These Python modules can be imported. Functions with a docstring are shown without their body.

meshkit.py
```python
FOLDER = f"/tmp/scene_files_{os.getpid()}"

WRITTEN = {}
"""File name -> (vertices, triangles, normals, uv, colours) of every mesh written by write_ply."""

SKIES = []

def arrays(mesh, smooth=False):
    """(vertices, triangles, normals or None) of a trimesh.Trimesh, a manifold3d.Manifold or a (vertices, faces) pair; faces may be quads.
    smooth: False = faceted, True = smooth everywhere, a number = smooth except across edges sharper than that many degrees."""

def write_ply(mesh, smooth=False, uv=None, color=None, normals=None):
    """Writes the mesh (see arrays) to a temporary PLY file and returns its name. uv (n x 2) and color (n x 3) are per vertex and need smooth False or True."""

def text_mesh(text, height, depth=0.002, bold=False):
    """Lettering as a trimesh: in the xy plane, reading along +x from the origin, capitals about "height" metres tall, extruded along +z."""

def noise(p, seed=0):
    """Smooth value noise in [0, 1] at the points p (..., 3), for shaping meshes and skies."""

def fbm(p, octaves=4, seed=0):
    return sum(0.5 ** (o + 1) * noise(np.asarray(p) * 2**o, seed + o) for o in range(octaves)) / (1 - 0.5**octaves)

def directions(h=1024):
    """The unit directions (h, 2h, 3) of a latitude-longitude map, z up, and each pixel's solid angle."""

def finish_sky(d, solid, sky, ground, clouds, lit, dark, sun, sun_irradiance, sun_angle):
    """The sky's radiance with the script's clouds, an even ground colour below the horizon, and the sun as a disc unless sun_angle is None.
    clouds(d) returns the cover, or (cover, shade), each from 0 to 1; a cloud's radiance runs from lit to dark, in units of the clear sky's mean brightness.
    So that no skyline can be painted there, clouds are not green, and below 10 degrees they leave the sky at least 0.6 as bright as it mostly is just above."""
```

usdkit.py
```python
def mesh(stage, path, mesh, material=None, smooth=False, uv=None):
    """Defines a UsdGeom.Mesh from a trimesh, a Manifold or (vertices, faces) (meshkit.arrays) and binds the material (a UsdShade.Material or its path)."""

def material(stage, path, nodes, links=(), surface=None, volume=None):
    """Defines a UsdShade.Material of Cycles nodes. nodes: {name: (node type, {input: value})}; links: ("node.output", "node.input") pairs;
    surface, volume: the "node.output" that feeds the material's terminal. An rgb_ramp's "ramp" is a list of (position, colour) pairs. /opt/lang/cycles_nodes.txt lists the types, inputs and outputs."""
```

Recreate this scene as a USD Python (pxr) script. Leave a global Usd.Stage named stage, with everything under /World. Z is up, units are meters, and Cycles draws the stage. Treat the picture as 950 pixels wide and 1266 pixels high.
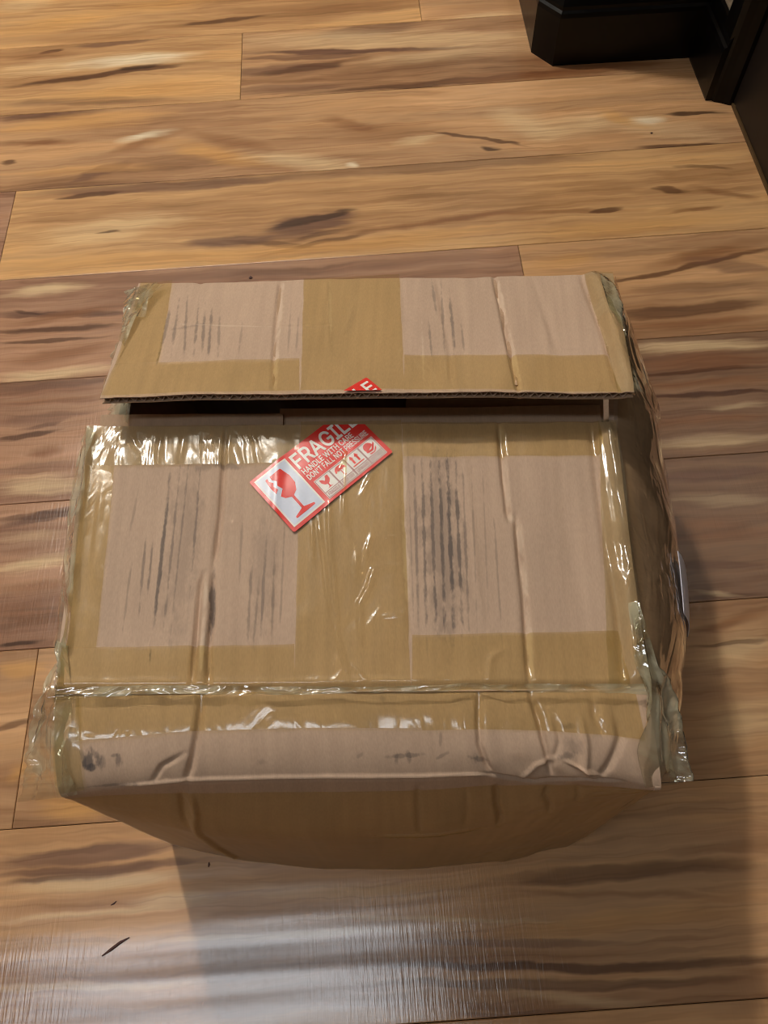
import math, numpy as np, trimesh, usdkit, meshkit
from shapely.geometry import Polygon, Point, box as sbox
from shapely import affinity
from shapely.ops import unary_union
from scipy.interpolate import PchipInterpolator
from pxr import Usd, UsdGeom, UsdLux, UsdShade, Gf, Sdf

stage = Usd.Stage.CreateInMemory()
UsdGeom.SetStageUpAxis(stage, 'Z'); UsdGeom.SetStageMetersPerUnit(stage, 1.0)
UsdGeom.Xform.Define(stage, '/World')

# ------------------------------------------------------------------ camera
CAM_H, FPX, PITCH, ROLL = 0.78, 957.2, 1.08899, -0.060236
_f = np.array([0, math.cos(PITCH), -math.sin(PITCH)]); _r0 = np.array([1.0, 0, 0]); _u0 = np.cross(_r0, _f)
_r = math.cos(ROLL) * _r0 + math.sin(ROLL) * _u0; _u = -math.sin(ROLL) * _r0 + math.cos(ROLL) * _u0
cam = UsdGeom.Camera.Define(stage, '/World/camera')
cam.CreateHorizontalApertureAttr(36.0); cam.CreateVerticalApertureAttr(36.0 * 1266 / 950)
cam.CreateFocalLengthAttr(36.0 * FPX / 950); cam.CreateClippingRangeAttr(Gf.Vec2f(0.01, 100))
cam.AddTransformOp().Set(Gf.Matrix4d(*[float(x) for row in ((*_r, 0), (*_u, 0), (*-_f, 0), (0, 0, CAM_H, 1)) for x in row]))
cam.CreateExposureAttr(0.0)

# ------------------------------------------------------------------ lights
lamp = UsdLux.SphereLight.Define(stage, '/World/ceiling_bulb')            # the warm ceiling lamp beyond the box
lamp.CreateRadiusAttr(0.06); lamp.CreateIntensityAttr(730.0); lamp.CreateColorAttr(Gf.Vec3f(1.0, 0.95, 0.87))
lamp.AddTranslateOp().Set(Gf.Vec3d(-0.74, 1.60, 2.33))
panel = UsdLux.RectLight.Define(stage, '/World/ceiling_panel')            # the cooler ceiling panel above the photographer
panel.CreateWidthAttr(1.45); panel.CreateHeightAttr(0.18); panel.CreateIntensityAttr(11.5); panel.CreateColorAttr(Gf.Vec3f(0.86, 0.93, 1.0))
panel.AddTranslateOp().Set(Gf.Vec3d(-0.73, -0.25, 2.46))

# ------------------------------------------------------------------ helpers
def lin(r, g, b): return tuple(((c / 255 + 0.055) / 1.055) ** 2.4 if c > 10 else c / 3294 for c in (r, g, b))

def ray(x, y): return (x - 475) / FPX * _r - (y - 633) / FPX * _u + _f
def at(x, y, z):
    "the point at height z that the photograph shows at pixel x, y (a survey measurement)"
    d = ray(x, y); t = (z - CAM_H) / d[2]
    return np.array([0, 0, CAM_H]) + d * t

used = {}
def numbered(path):
    k = used.get(path, -1) + 1; used[path] = k
    return path if k == 0 else f'{path}_{k:03d}'

def tag(prim, label=None, category=None, group=None, kind=None):
    for k, v in (('label', label), ('category', category), ('group', group), ('kind', kind)):
        if v: prim.SetCustomDataByKey(k, v)
    return prim

def thing(name, label=None, category=None, loc=(0, 0, 0), kind=None, group=None):
    x = UsdGeom.Xform.Define(stage, numbered('/World/' + name)); x.AddTranslateOp().Set(Gf.Vec3d(*map(float, loc)))
    return tag(x.GetPrim(), label, category, group, kind)

def obj(name, mesh, mat, parent=None, smooth=False, uv=None, label=None, loc=(0, 0, 0)):
    base = str(parent.GetPath()) if parent else '/World'
    v, f = (mesh.vertices, mesh.faces) if hasattr(mesh, 'vertices') else mesh[:2]
    v = np.asarray(v, float) - np.asarray(loc, float)
    m = usdkit.mesh(stage, numbered(base + '/' + name), (v, f), mat, smooth=smooth, uv=uv)
    return tag(m.GetPrim(), label)

class Graph:
    "a small builder of Cycles node graphs"
    def __init__(s): s.n, s.l, s.k = {}, [], 0
    def add(s, kind, _out=None, **inp):
        s.k += 1; name = f'n{s.k}'; vals = {}
        for k, v in inp.items():
            if isinstance(v, str) and v.startswith('@'): s.l.append((v[1:], f'{name}.{k}'))
            else: vals[k] = v
        s.n[name] = (kind, vals)
        return f'@{name}.{_out}' if _out else name
    def math(s, t, a, b=0.0, c=0.0, clamp=False): return s.add('math', 'value', math_type=t, value1=a, value2=b, value3=c, use_clamp=clamp)
    def mix(s, fac, a, b, t='mix'): return s.add('mix_color', 'result', blend_type=t, fac=fac, a=a, b=b)
    def smooth(s, v, lo, hi, to=1.0, frm=0.0): return s.add('map_range', 'result', range_type='smoothstep', value=v, from_min=lo, from_max=hi, to_min=frm, to_max=to, clamp=True)
    def noise(s, vec, scale=(1, 1, 1), loc=(0, 0, 0), detail=3.0, rough=0.55, out='fac', distortion=0.0):
        m = s.add('mapping', 'vector', mapping_type='point', vector=vec, scale=scale, location=loc)
        return s.add('noise_texture', out, vector=m, scale=1.0, detail=detail, roughness=rough, distortion=distortion)
    def done(s, path, surface): return usdkit.material(stage, path, s.n, s.l, surface=surface[1:])

def streak(g, vec, col, edge, centre, half, angle, rgb, strength, hard=0.5):
    "lays one grain streak, painted glint, pale line or ink mark (an ellipse with a ragged edge) over a colour"
    m = g.add('mapping', 'vector', mapping_type='texture', vector=vec, location=(*centre, 0), rotation=(0, 0, angle), scale=(*half, 1.0))
    v = g.add('gradient_texture', 'fac', gradient_type='spherical', vector=m)
    v = g.math('multiply_add', edge, g.math('multiply', v, 4.0, clamp=True), v)
    return g.mix(g.smooth(v, 0.12, 0.12 + hard, strength), col, rgb)

# ------------------------------------------------------------------ floor: planks
YAW = -0.010343; CY, SY = math.cos(YAW), math.sin(YAW)
PW = 0.17760                                                  # plank width
V0 = 1.34007                                                  # far edge of the row numbered 0
def to_uv(p): return np.array([p[0] * CY - p[1] * SY, p[0] * SY + p[1] * CY])
def from_uv(u, v): return np.array([u * CY + v * SY, -u * SY + v * CY])

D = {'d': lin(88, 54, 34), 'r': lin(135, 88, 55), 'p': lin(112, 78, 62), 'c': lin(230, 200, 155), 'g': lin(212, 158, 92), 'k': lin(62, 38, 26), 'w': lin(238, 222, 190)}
GRAIN_AND_GLINT = [
 (0,10,60,2,14,'c',.5),(0,40,150,18,16,'g',.6),(225,32,325,19,5,'d',.8),(0,52,240,44,14,'r',.5),(95,57,185,50,6,'p',.7),(400,46,521,26,16,'p',.6),(300,14,520,4,10,'r',.5),(120,12,260,2,14,'g',.5),
 (530,16,650,4,12,'r',.4),(540,27,650,14,8,'c',.5),
 (0,86,110,78,20,'c',.5),(90,80,235,69,13,'w',.85),(30,105,235,79,7,'d',.9),(150,87,200,81,5,'k',.8),(55,64,78,61,5,'d',.8),(0,70,100,66,8,'r',.5),(0,146,125,136,13,'p',.85),(0,128,190,122,10,'p',.6),(60,120,280,105,16,'g',.6),
 (300,52,640,46,20,'c',.6),(300,65,560,61,6,'p',.95),(300,90,420,80,14,'p',.7),(325,92,445,72,9,'d',.7),(450,76,640,60,14,'c',.5),(420,113,720,88,8,'d',.85),(560,103,770,84,14,'r',.8),(300,112,420,106,10,'p',.6),(640,75,820,80,14,'r',.7),(310,72,440,68,6,'p',.7),
 (0,162,200,140,20,'g',.6),(0,179,100,175,6,'r',.8),(0,201,25,198,5,'d',.8),(148,174,212,162,8,'w',.8),(130,192,222,164,10,'r',.7),(205,178,330,202,16,'g',.7),(225,163,340,187,16,'r',.6),(95,224,155,203,12,'p',.7),(300,192,450,208,16,'c',.8),(430,204,450,206,5,'w',.9),
 (395,145,470,160,10,'r',.6),(380,166,560,164,22,'r',.5),(495,178,545,171,10,'c',.8),(540,165,650,178,4,'d',.8),(600,182,624,184,6,'k',.85),(605,135,690,168,26,'c',.6),(660,163,770,148,22,'c',.5),(828,142,892,139,4,'k',.85),(720,150,905,166,20,'c',.35),(740,138,800,156,12,'g',.6),(795,181,880,177,5,'d',.8),(780,151,815,148,8,'w',.7),(20,212,200,206,10,'g',.4),  # the w streak here is a glint on the boards, painted into their colour
 (60,238,340,220,13,'p',.75),(80,244,142,236,5,'d',.8),(300,223,720,194,14,'p',.6),(60,296,230,268,26,'c',.6),(335,288,430,270,26,'p',.9),(345,280,424,262,9,'k',.8),(355,298,440,282,8,'d',.6),(235,302,340,292,12,'p',.8),(300,298,385,306,8,'d',.6),
 (335,314,450,290,6,'d',.7),(440,288,670,257,7,'r',.85),(128,289,152,286,4,'k',.7),(300,322,610,285,16,'g',.7),(120,332,400,306,16,'g',.6),(0,330,200,320,20,'g',.4),(620,266,770,261,6,'r',.7),(738,262,772,257,6,'d',.8),(815,233,850,237,6,'d',.7),(860,232,930,246,8,'r',.6),(660,292,900,270,16,'g',.5),(840,262,890,256,5,'r',.7),(840,204,900,206,4,'d',.5),
 (0,367,110,351,11,'c',.9),(0,388,150,388,9,'p',.9),(0,409,155,402,7,'d',.9),(0,423,120,418,4,'d',.8),(0,447,140,430,14,'r',.7),(0,467,134,457,13,'c',.9),(20,399,155,378,10,'r',.7),(20,384,60,388,4,'k',.6),
 (170,345,640,315,12,'p',.5),(650,330,760,312,14,'g',.5),(752,350,950,308,6,'d',.8),(800,330,950,299,14,'r',.7),(860,322,950,334,16,'p',.5),(760,392,950,374,14,'d',.75),(770,404,950,393,8,'r',.6),(780,360,940,350,14,'p',.4),
 (0,482,130,468,9,'p',.7),(0,522,100,508,14,'p',.6),(0,546,62,532,7,'d',.85),(28,530,72,519,6,'p',.7),(38,562,72,556,12,'r',.8),(0,582,100,570,12,'p',.5),(0,603,105,597,22,'c',.7),(0,497,120,490,8,'r',.5),
 (775,431,950,424,14,'c',.9),(775,466,950,455,7,'d',.8),(785,491,950,485,6,'d',.9),(790,450,950,445,22,'r',.7),(870,507,945,500,6,'c',.6),(795,522,950,515,14,'r',.6),(805,548,950,540,14,'c',.6),(800,478,950,470,8,'r',.6),
 (0,650,100,627,12,'p',.9),(0,642,95,630,8,'d',.7),(0,664,85,655,14,'c',.4),(0,704,95,688,16,'c',.8),(0,731,85,722,14,'r',.6),(20,772,82,764,12,'d',.5),(0,758,66,766,30,'r',.6),(0,682,60,678,10,'r',.4),
 (825,592,950,580,14,'p',.7),(820,650,950,650,30,'r',.5),(845,741,950,733,8,'d',.6),(855,731,915,737,6,'c',.5),(835,692,950,700,12,'p',.5),(830,615,950,612,14,'c',.35),
 (0,801,60,795,8,'k',.9),(0,832,48,828,20,'g',.7),(0,902,42,890,9,'d',.6),(0,960,36,950,20,'g',.6),(50,1000,140,1000,30,'g',.8),
 (865,822,960,788,34,'c',.6),(870,905,960,880,44,'c',.5),(850,782,950,760,14,'r',.7),(855,802,950,790,6,'d',.6),
 (0,1062,210,1044,22,'p',.8),(0,1087,160,1074,10,'d',.6),(0,1076,215,1064,14,'p',.8),(25,1093,225,1084,16,'c',.7),(0,1124,200,1112,14,'r',.4),(0,1138,235,1120,8,'c',.5),(170,1116,260,1110,12,'c',.5),
 (380,1130,700,1138,5,'c',.5),(450,1198,950,1188,14,'d',.8),(600,1152,900,1120,22,'g',.4),(640,1087,910,1073,20,'d',.6),(520,1166,760,1160,9,'p',.5),(600,1226,800,1242,12,'c',.45),(500,1222,900,1213,14,'d',.6),(300,1100,560,1098,16,'c',.3),(250,1160,520,1150,10,'c',.4),(0,1180,300,1170,12,'r',.35),(0,1226,240,1216,10,'c',.4),(620,1100,900,1108,8,'r',.5),(560,1256,740,1248,8,'d',.5)]
marks = []
for x1, y1, x2, y2, w, c, s in GRAIN_AND_GLINT:
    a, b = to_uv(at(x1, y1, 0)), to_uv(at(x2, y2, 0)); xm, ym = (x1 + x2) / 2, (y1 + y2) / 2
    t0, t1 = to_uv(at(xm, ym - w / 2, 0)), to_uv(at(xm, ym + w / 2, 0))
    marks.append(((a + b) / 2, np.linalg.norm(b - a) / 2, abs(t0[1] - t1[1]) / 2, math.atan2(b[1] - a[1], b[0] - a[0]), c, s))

def plank_material(path, seed, base, mine):
    rng = np.random.default_rng(seed); g = Graph(); o = rng.uniform(-40, 40, 3)
    pos = g.add('geometry', 'position')
    uv = g.add('mapping', 'vector', mapping_type='texture', vector=pos, rotation=(0, 0, -YAW), scale=(1, 1, 1))
    uv = g.add('mapping', 'vector', mapping_type='point', vector=uv, scale=(1, 1, 0))
    off = tuple(map(float, o))
    # the grain wanders: shift across the plank
    wv = g.noise(uv, (5, 9, 1), off, 3, .55); wf = g.noise(uv, (28, 90, 1), off, 2, .6)
    sh = g.math('multiply_add', wv, .026, -.013); sh = g.math('multiply_add', wf, .006, g.math('add', sh, -.003))
    wx = g.math('multiply_add', g.noise(uv, (14, 40, 1), (3, 7, 1), 2), .06, -.03)
    sv = g.add('combine_xyz', 'vector', x=wx, y=sh, z=0.0)
    P = g.add('vector_math', 'vector', math_type='add', vector1=uv, vector2=sv)
    big = g.noise(P, (1.5, 15, 1), off, 4, .55); fine = g.noise(P, (7, 210, 1), off, 3, .6); mid = g.noise(P, (5, 60, 1), (off[1], off[0], 0), 3, .6)
    b = np.array(base)
    ramp = [(0.25, tuple(b * (.50, .44, .42))), (0.40, tuple(b * (.80, .74, .72))), (0.5, tuple(b)), (0.60, tuple(b * (1.12, 1.08, 1.0))), (0.74, tuple(np.minimum(b * (1.35, 1.36, 1.38), .95)))]
    col = g.add('rgb_ramp', 'color', ramp=ramp, fac=g.math('multiply_add', mid, .35, g.math('multiply_add', big, 1.05, -.2)))
    edge = g.math('multiply_add', mid, .9, -.45); edge = g.math('multiply_add', fine, .35, g.math('add', edge, -.175))
    for c, hl, hw, ang, key, s in mine:
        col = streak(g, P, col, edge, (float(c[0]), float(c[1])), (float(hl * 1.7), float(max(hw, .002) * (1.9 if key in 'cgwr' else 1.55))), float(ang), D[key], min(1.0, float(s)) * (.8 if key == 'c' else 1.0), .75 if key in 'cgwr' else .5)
    # growth rings: lines that follow the contours of the slow figure; then fine pores
    fig = g.noise(P, (1.1, 8, 1), (off[1], off[2], 0), 2, .45); ring = g.math('sine', g.math('multiply_add', fig, 150.0, g.math('multiply', mid, 5.0)))
    k = g.add('map_range', 'result', value=fine, from_min=.3, from_max=.7, to_min=.89, to_max=1.06, clamp=True)
    k = g.math('multiply_add', ring, .028, k)
    vein = g.smooth(g.math('absolute', g.math('add', g.noise(P, (1.6, 34, 1), (off[2], 4.0, 0), 3, .6), -.5)), .0, .045, 1.0, .86)
    kk = g.add('combine_color', 'color', color_type='rgb', r=g.math('multiply', k, vein), g=g.math('multiply', k, g.math('power', vein, 1.25)), b=g.math('multiply', k, g.math('power', vein, 1.4)))
    col = g.mix(1.0, col, kk, 'multiply')
    # embossed pores across the boards, soft swelling along them
    h1 = g.noise(uv, (420, 26, 1), off, 2, .6); h2 = g.noise(uv, (1.6, 19, 1), off, 2, .5)
    hh = g.math('multiply_add', h1, .00016, g.math('multiply', h2, .0016))
    nrm = g.add('bump', 'normal', height=hh, strength=1.0, distance=1.0, use_object_space=False)
    ro = g.math('multiply_add', mid, .08, .15)
    p = g.add('principled_bsdf', 'BSDF', base_color=col, roughness=ro, specular_ior_level=0.85, normal=nrm)
    return g.done(path, p)

floor = thing('floor', 'glossy brown and tan laminate plank floor under the cardboard box', kind='structure')
TONES = {'gold': lin(204, 160, 110), 'tan': lin(190, 148, 107), 'rose': lin(170, 130, 103), 'brown': lin(138, 105, 80)}
ENDS = {-1: [.128], 0: [-.1767], 1: [], 2: [-.505], 3: [.2147], 4: [.03], 5: [-.04], 6: [-.3697], 7: []}
TONE_OF = {(-1, 0): 'gold', (-1, 1): 'tan', (0, 0): 'gold', (0, 1): 'tan', (1, 0): 'gold', (2, 0): 'rose', (2, 1): 'gold', (3, 0): 'rose', (3, 1): 'tan', (4, 0): 'rose', (5, 0): 'rose', (4, 1): 'brown', (5, 1): 'brown', (6, 0): 'tan', (6, 1): 'tan', (7, 0): 'rose', (8, 0): 'brown'}
U0, U1 = -2.3, 0.62
rngf = np.random.default_rng(5); spare = []
for i, t in enumerate(('gold', 'rose', 'tan')): spare.append(plank_material(f'/World/Looks/spare_plank_{i}', 900 + i, TONES[t], []))
def plank_mesh(u0, u1, v0, v1):
    gp, ch, th = .00035, .0007, .010
    a, b, c, d = u0 + gp, u1 - gp, v0 + gp, v1 - gp
    r = []
    for z, k in ((-th, 0), (-ch * .7, 0), (0, ch)):
        for u, v in ((a + k, c + k), (b - k, c + k), (b - k, d - k), (a + k, d - k)): r.append((*from_uv(u, v), z))
    f = []
    for l in (0, 4):
        for i in range(4):
            j = (i + 1) % 4; f += [(l + i, l + j, l + 4 + j), (l + i, l + 4 + j, l + 4 + i)]
    f += [(8, 9, 10), (8, 10, 11), (0, 2, 1), (0, 3, 2)]
    return np.array(r), np.array(f)
for row in range(-7, 14):
    v1 = V0 - PW * row; v0 = v1 - PW
    inner = ENDS.get(row)
    seen = inner is not None
    if inner is None or not inner: first = -.605 - .008 * (row % 3) - (0 if seen else .2 * (row % 4)); cuts = [first]
    else: cuts = list(inner)
    while cuts[-1] < U1: cuts.append(cuts[-1] + 1.215)
    while cuts[0] > U0: cuts.insert(0, cuts[0] - 1.215)
    cuts = [min(max(c, U0), U1) for c in cuts]
    idx = 0
    for a, b in zip(cuts[:-1], cuts[1:]):
        if b - a < .01: continue
        cvis = b > -.66 and a < U1 and -1 <= row <= 8
        if cvis:
            mine = [m for m in marks if v0 < m[0][1] <= v1 and a - .02 < m[0][0] <= b + .02]
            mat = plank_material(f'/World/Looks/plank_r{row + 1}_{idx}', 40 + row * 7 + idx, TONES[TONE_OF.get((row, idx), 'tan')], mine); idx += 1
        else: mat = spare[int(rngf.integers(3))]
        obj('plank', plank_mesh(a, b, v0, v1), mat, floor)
g = Graph(); p = g.add('principled_bsdf', 'BSDF', base_color=lin(46, 30, 20), roughness=.8)
DARK = g.done('/World/Looks/underlay', p)
def slab(x0, x1, y0, y1, z0, z1):
    m = trimesh.creation.box((x1 - x0, y1 - y0, z1 - z0)); m.apply_translation(((x0 + x1) / 2, (y0 + y1) / 2, (z0 + z1) / 2)); return m
obj('underlay', slab(-2.3, .62, -1.15, 2.6, -.03, -.0098), DARK, floor)

# ------------------------------------------------------------------ room shell
def plain(path, rgb, rough=.6, spec=.5, bump=0.0, scale=60.0, **kw):
    g = Graph(); pos = g.add('geometry', 'position'); n = g.noise(pos, (scale,) * 3, (1, 2, 3), 3, .6)
    k = g.add('map_range', 'result', value=n, from_min=.3, from_max=.7, to_min=.93, to_max=1.05, clamp=True)
    kk = g.add('combine_color', 'color', color_type='rgb', r=k, g=k, b=k); c = g.mix(1.0, rgb, kk, 'multiply')
    extra = dict(kw)
    if bump: extra['normal'] = g.add('bump', 'normal', height=g.math('multiply', n, bump), strength=1.0, distance=1.0)
    p = g.add('principled_bsdf', 'BSDF', base_color=c, roughness=rough, specular_ior_level=spec, **extra)
    return g.done(path, p)
WALL = plain('/World/Looks/wall_paint', lin(196, 190, 174), .8, .3, .0006, 220)
CEIL = plain('/World/Looks/ceiling_paint', lin(176, 172, 164), .9, .2)
ROOM = plain('/World/Looks/room_paint', lin(120, 114, 104), .8, .3)
BLACK = plain('/World/Looks/black_gloss_paint', lin(8, 7, 7), .32, .22, .0002, 90)
DOORM = plain('/World/Looks/black_brown_door_paint', lin(24, 18, 15), .45, .3, .0003, 40)
GOLDEDGE = plain('/World/Looks/painted_light_line', lin(84, 62, 34), .5)  # yellow-brown colour for the warm light line along the floor edge

def prism(poly, z0, z1):
    m = trimesh.creation.extrude_polygon(Polygon(poly), z1 - z0, engine='earcut'); m.apply_translation((0, 0, z0)); return m
def struct(name, mesh, mat, label, **k): return tag(obj(name, mesh, mat, **k), label, kind='structure')
XW, YW, XC, BB = .548, 1.212, .287, .012                     # right wall, back wall, back wall's free corner, baseboard thickness
struct('wall_back', prism([(XC + BB, YW + .03), (XC + BB + .022, YW), (.80, YW), (.80, 2.6), (XC + BB, 2.6)], 0, 2.5), WALL, 'pale wall with a bevelled corner behind the black baseboard')
struct('wall_right', slab(XW, .80, 1.10, YW + .02, 0, 2.5), WALL, 'short piece of pale wall in the corner beside the dark door')
struct('wall_left', slab(-2.45, -2.3, -1.15, 2.6, 0, 2.5), ROOM, 'taupe painted wall outside the left of the picture')
struct('wall_front', slab(-2.3, .62, -1.3, -1.15, 0, 2.5), ROOM, 'taupe painted wall behind the photographer')
struct('wall_far', slab(-2.3, XC + BB, 2.6, 2.75, 0, 2.5), ROOM, 'taupe painted wall at the far end of the room')
struct('ceiling', slab(-2.45, .80, -1.3, 2.75, 2.5, 2.6), CEIL, 'white painted ceiling above the plank floor')

def sweep(path, prof):
    "sweeps a profile (offset outward, z) along an open path in plan; outward lies to the right of the path"
    path = np.array(path, float); nrm = []
    for i in range(len(path)):
        ns = []
        for a, b in ((i - 1, i), (i, i + 1)):
            if a >= 0 and b < len(path):
                d = path[b] - path[a]; d /= np.linalg.norm(d); ns.append(np.array([d[1], -d[0]]))
        n = sum(ns); n /= np.linalg.norm(n); nrm.append(n / max(.5, n @ ns[0]))
    V, F, k = [], [], len(prof)
    for p, n in zip(path, nrm):
        for o, z in prof: V.append((*(p + n * o), z))
    for i in range(len(path) - 1):
        for j in range(k):
            q = (j + 1) % k; a, b, c, d = i * k + j, i * k + q, (i + 1) * k + q, (i + 1) * k + j
            F += [(a, b, c), (a, c, d)]
    for i0, flip in ((0, 1), ((len(path) - 1) * k, -1)):
        for j in range(1, k - 1): F.append((i0, i0 + j + 1, i0 + j)[::flip] if flip == 1 else (i0, i0 + j, i0 + j + 1))
    m = trimesh.Trimesh(np.array(V), np.array(F), process=False); trimesh.repair.fix_normals(m); return m
PROF = [(0, 0), (.014, 0), (.0145, .004), (.0145, .074), (.013, .080), (.0095, .083), (.009, .088), (.0065, .094), (.004, .100), (.001, .103), (0, .103)]
struct('baseboard_back', sweep([(XC + BB, 2.55), (XC + BB, YW + .03), (XC + BB + .022, YW), (XW, YW)], PROF), BLACK, 'glossy black moulded baseboard wrapping the bevelled wall corner')
struct('baseboard_right', sweep([(XW, YW - .0145), (XW, 1.09)], PROF), BLACK, 'short glossy black baseboard between the wall corner and the dark door')
# casing block and door
struct('trim_1', prism([(.540, 1.128), (.540, 1.094), (.546, 1.086), (.556, 1.082), (.566, 1.076), (.60, 1.076), (.60, 1.128)], 0, 2.1), BLACK, 'black door casing with a stepped edge at the end of the baseboard')
door = thing('door_1', 'dark brown-black door at the right edge of the floor', kind='structure')
obj('door_leaf', slab(.572, .612, .12, 1.076, .006, 2.05), DOORM, door)
for z0, z1 in ((.17, .95), (1.08, 1.92)):
    for y0, y1 in ((.24, .56), (.66, .97)):
        m = trimesh.creation.box((.006, y1 - y0, z1 - z0)); m.vertices[m.vertices[:, 0] < 0] *= (1, .93, .97); m.apply_translation((.5695, (y0 + y1) / 2, (z0 + z1) / 2)); obj('door_panel', m, DOORM, door)
obj('painted_light_strip', prism([(.5700, .12), (.5745, .12), (.5745, 1.076), (.5700, 1.076)], 0, .004), GOLDEDGE, door)  # coloured strip stands in for warm light reflecting at the floor edge
struct('wall_right_near', slab(.585, .80, -1.15, .12, 0, 2.5), ROOM, 'taupe wall outside the right of the picture')

# ------------------------------------------------------------------ cardboard and tape looks
CARD = lin(188, 160, 137); INK = lin(66, 62, 64)
def card_material(path, inks=(), seed=0, tone=CARD):
    g = Graph(); tc = g.add('texture_coordinate', 'UV')
    o = (seed * 3.1, seed * 1.7, 0)
    fib = g.noise(tc, (900, 240, 1), o, 3, .65); blot = g.noise(tc, (26, 9, 1), o, 4, .6); flut = g.noise(tc, (150, 5, 1), o, 2, .5)
    k = g.math('multiply_add', fib, .34, g.math('multiply_add', blot, .30, g.math('multiply', flut, .26)))
    k = g.math('add', k, .55); kk = g.add('combine_color', 'color', color_type='rgb', r=k, g=k, b=k)
    col = g.mix(1.0, tone, kk, 'multiply')
    n1 = g.noise(tc, (160, 55, 1), (7, 3, 1), 3, .7); edge = g.math('multiply_add', n1, 1.9, -.98)
    for c, half, ang, s, rgb in inks: col = streak(g, tc, col, edge, c, half, ang, rgb, s * .75, .6)
    wav = g.add('wave_texture', 'fac', wave_type='bands', bands_direction='x', profile='sine', vector=tc, scale=36.0, distortion=.6, detail=1.0, detail_scale=2.0)
    h = g.math('multiply_add', wav, .00007, g.math('multiply', fib, .00012))
    nr = g.add('bump', 'normal', height=h, strength=.8, distance=1.0)
    p = g.add('principled_bsdf', 'BSDF', base_color=col, roughness=.72, specular_ior_level=.3, normal=nr)
    return g.done(path, p)

def tape_material(path, tint, rough=.13, bump=.0006, scale=(34, 18, 20), coat=1.0, milk=0.0):
    g = Graph(); pos = g.add('geometry', 'position')
    n = g.noise(pos, scale, (2, 5, 1), 3, .55, distortion=.6)
    rid = g.math('absolute', g.math('add', n, -.5)); n2 = g.noise(pos, (220, 220, 220), (0, 0, 0), 2, .5)
    h = g.math('multiply_add', rid, bump * 3, g.math('multiply', n2, bump * .04))
    nr = g.add('bump', 'normal', height=h, strength=1.0, distance=1.0)
    dif = g.add('transparent_bsdf', 'BSDF', color=tint)
    if milk:                                                  # many folded layers of film turn milky
        mk = g.add('diffuse_bsdf', 'BSDF', color=lin(222, 217, 188), normal=nr); tr = g.add('translucent_bsdf', 'BSDF', color=lin(222, 217, 188), normal=nr)
        mk = g.add('mix_closure', 'closure', fac=.35, closure1=mk, closure2=tr)
        dif = g.add('mix_closure', 'closure', fac=g.smooth(n, .35, .65, milk), closure1=dif, closure2=mk)
    gl = g.add('glossy_bsdf', 'BSDF', color=(1, 1, 1), roughness=rough, distribution='ggx', normal=nr)
    fr = g.math('multiply_add', g.math('power', g.add('layer_weight', 'facing', blend=0.5, normal=nr), 5.0), .96, .04)
    m = g.add('mix_closure', 'closure', fac=g.math('multiply', fr, coat), closure1=dif, closure2=gl)
    return g.done(path, m)
TAPE = tape_material('/World/Looks/packing_tape', (.93, .885, .70))
DULL = tape_material('/World/Looks/dull_tape', (.95, .905, .74), .4, .0004, (34, 18, 20), .25)
CRUMPLE = tape_material('/World/Looks/crumpled_tape', (.92, .89, .74), .15, .0018, (30, 12, 16), 1.3, .10)
END = tape_material('/World/Looks/tape_end_film', (.94, .93, .84), .10, .0012, (34, 34, 34), 3.2, .55)
WRAP = tape_material('/World/Looks/tape_wrap', (.955, .92, .82), .10, .0022, (16, 12, 16), 2.0)

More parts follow.
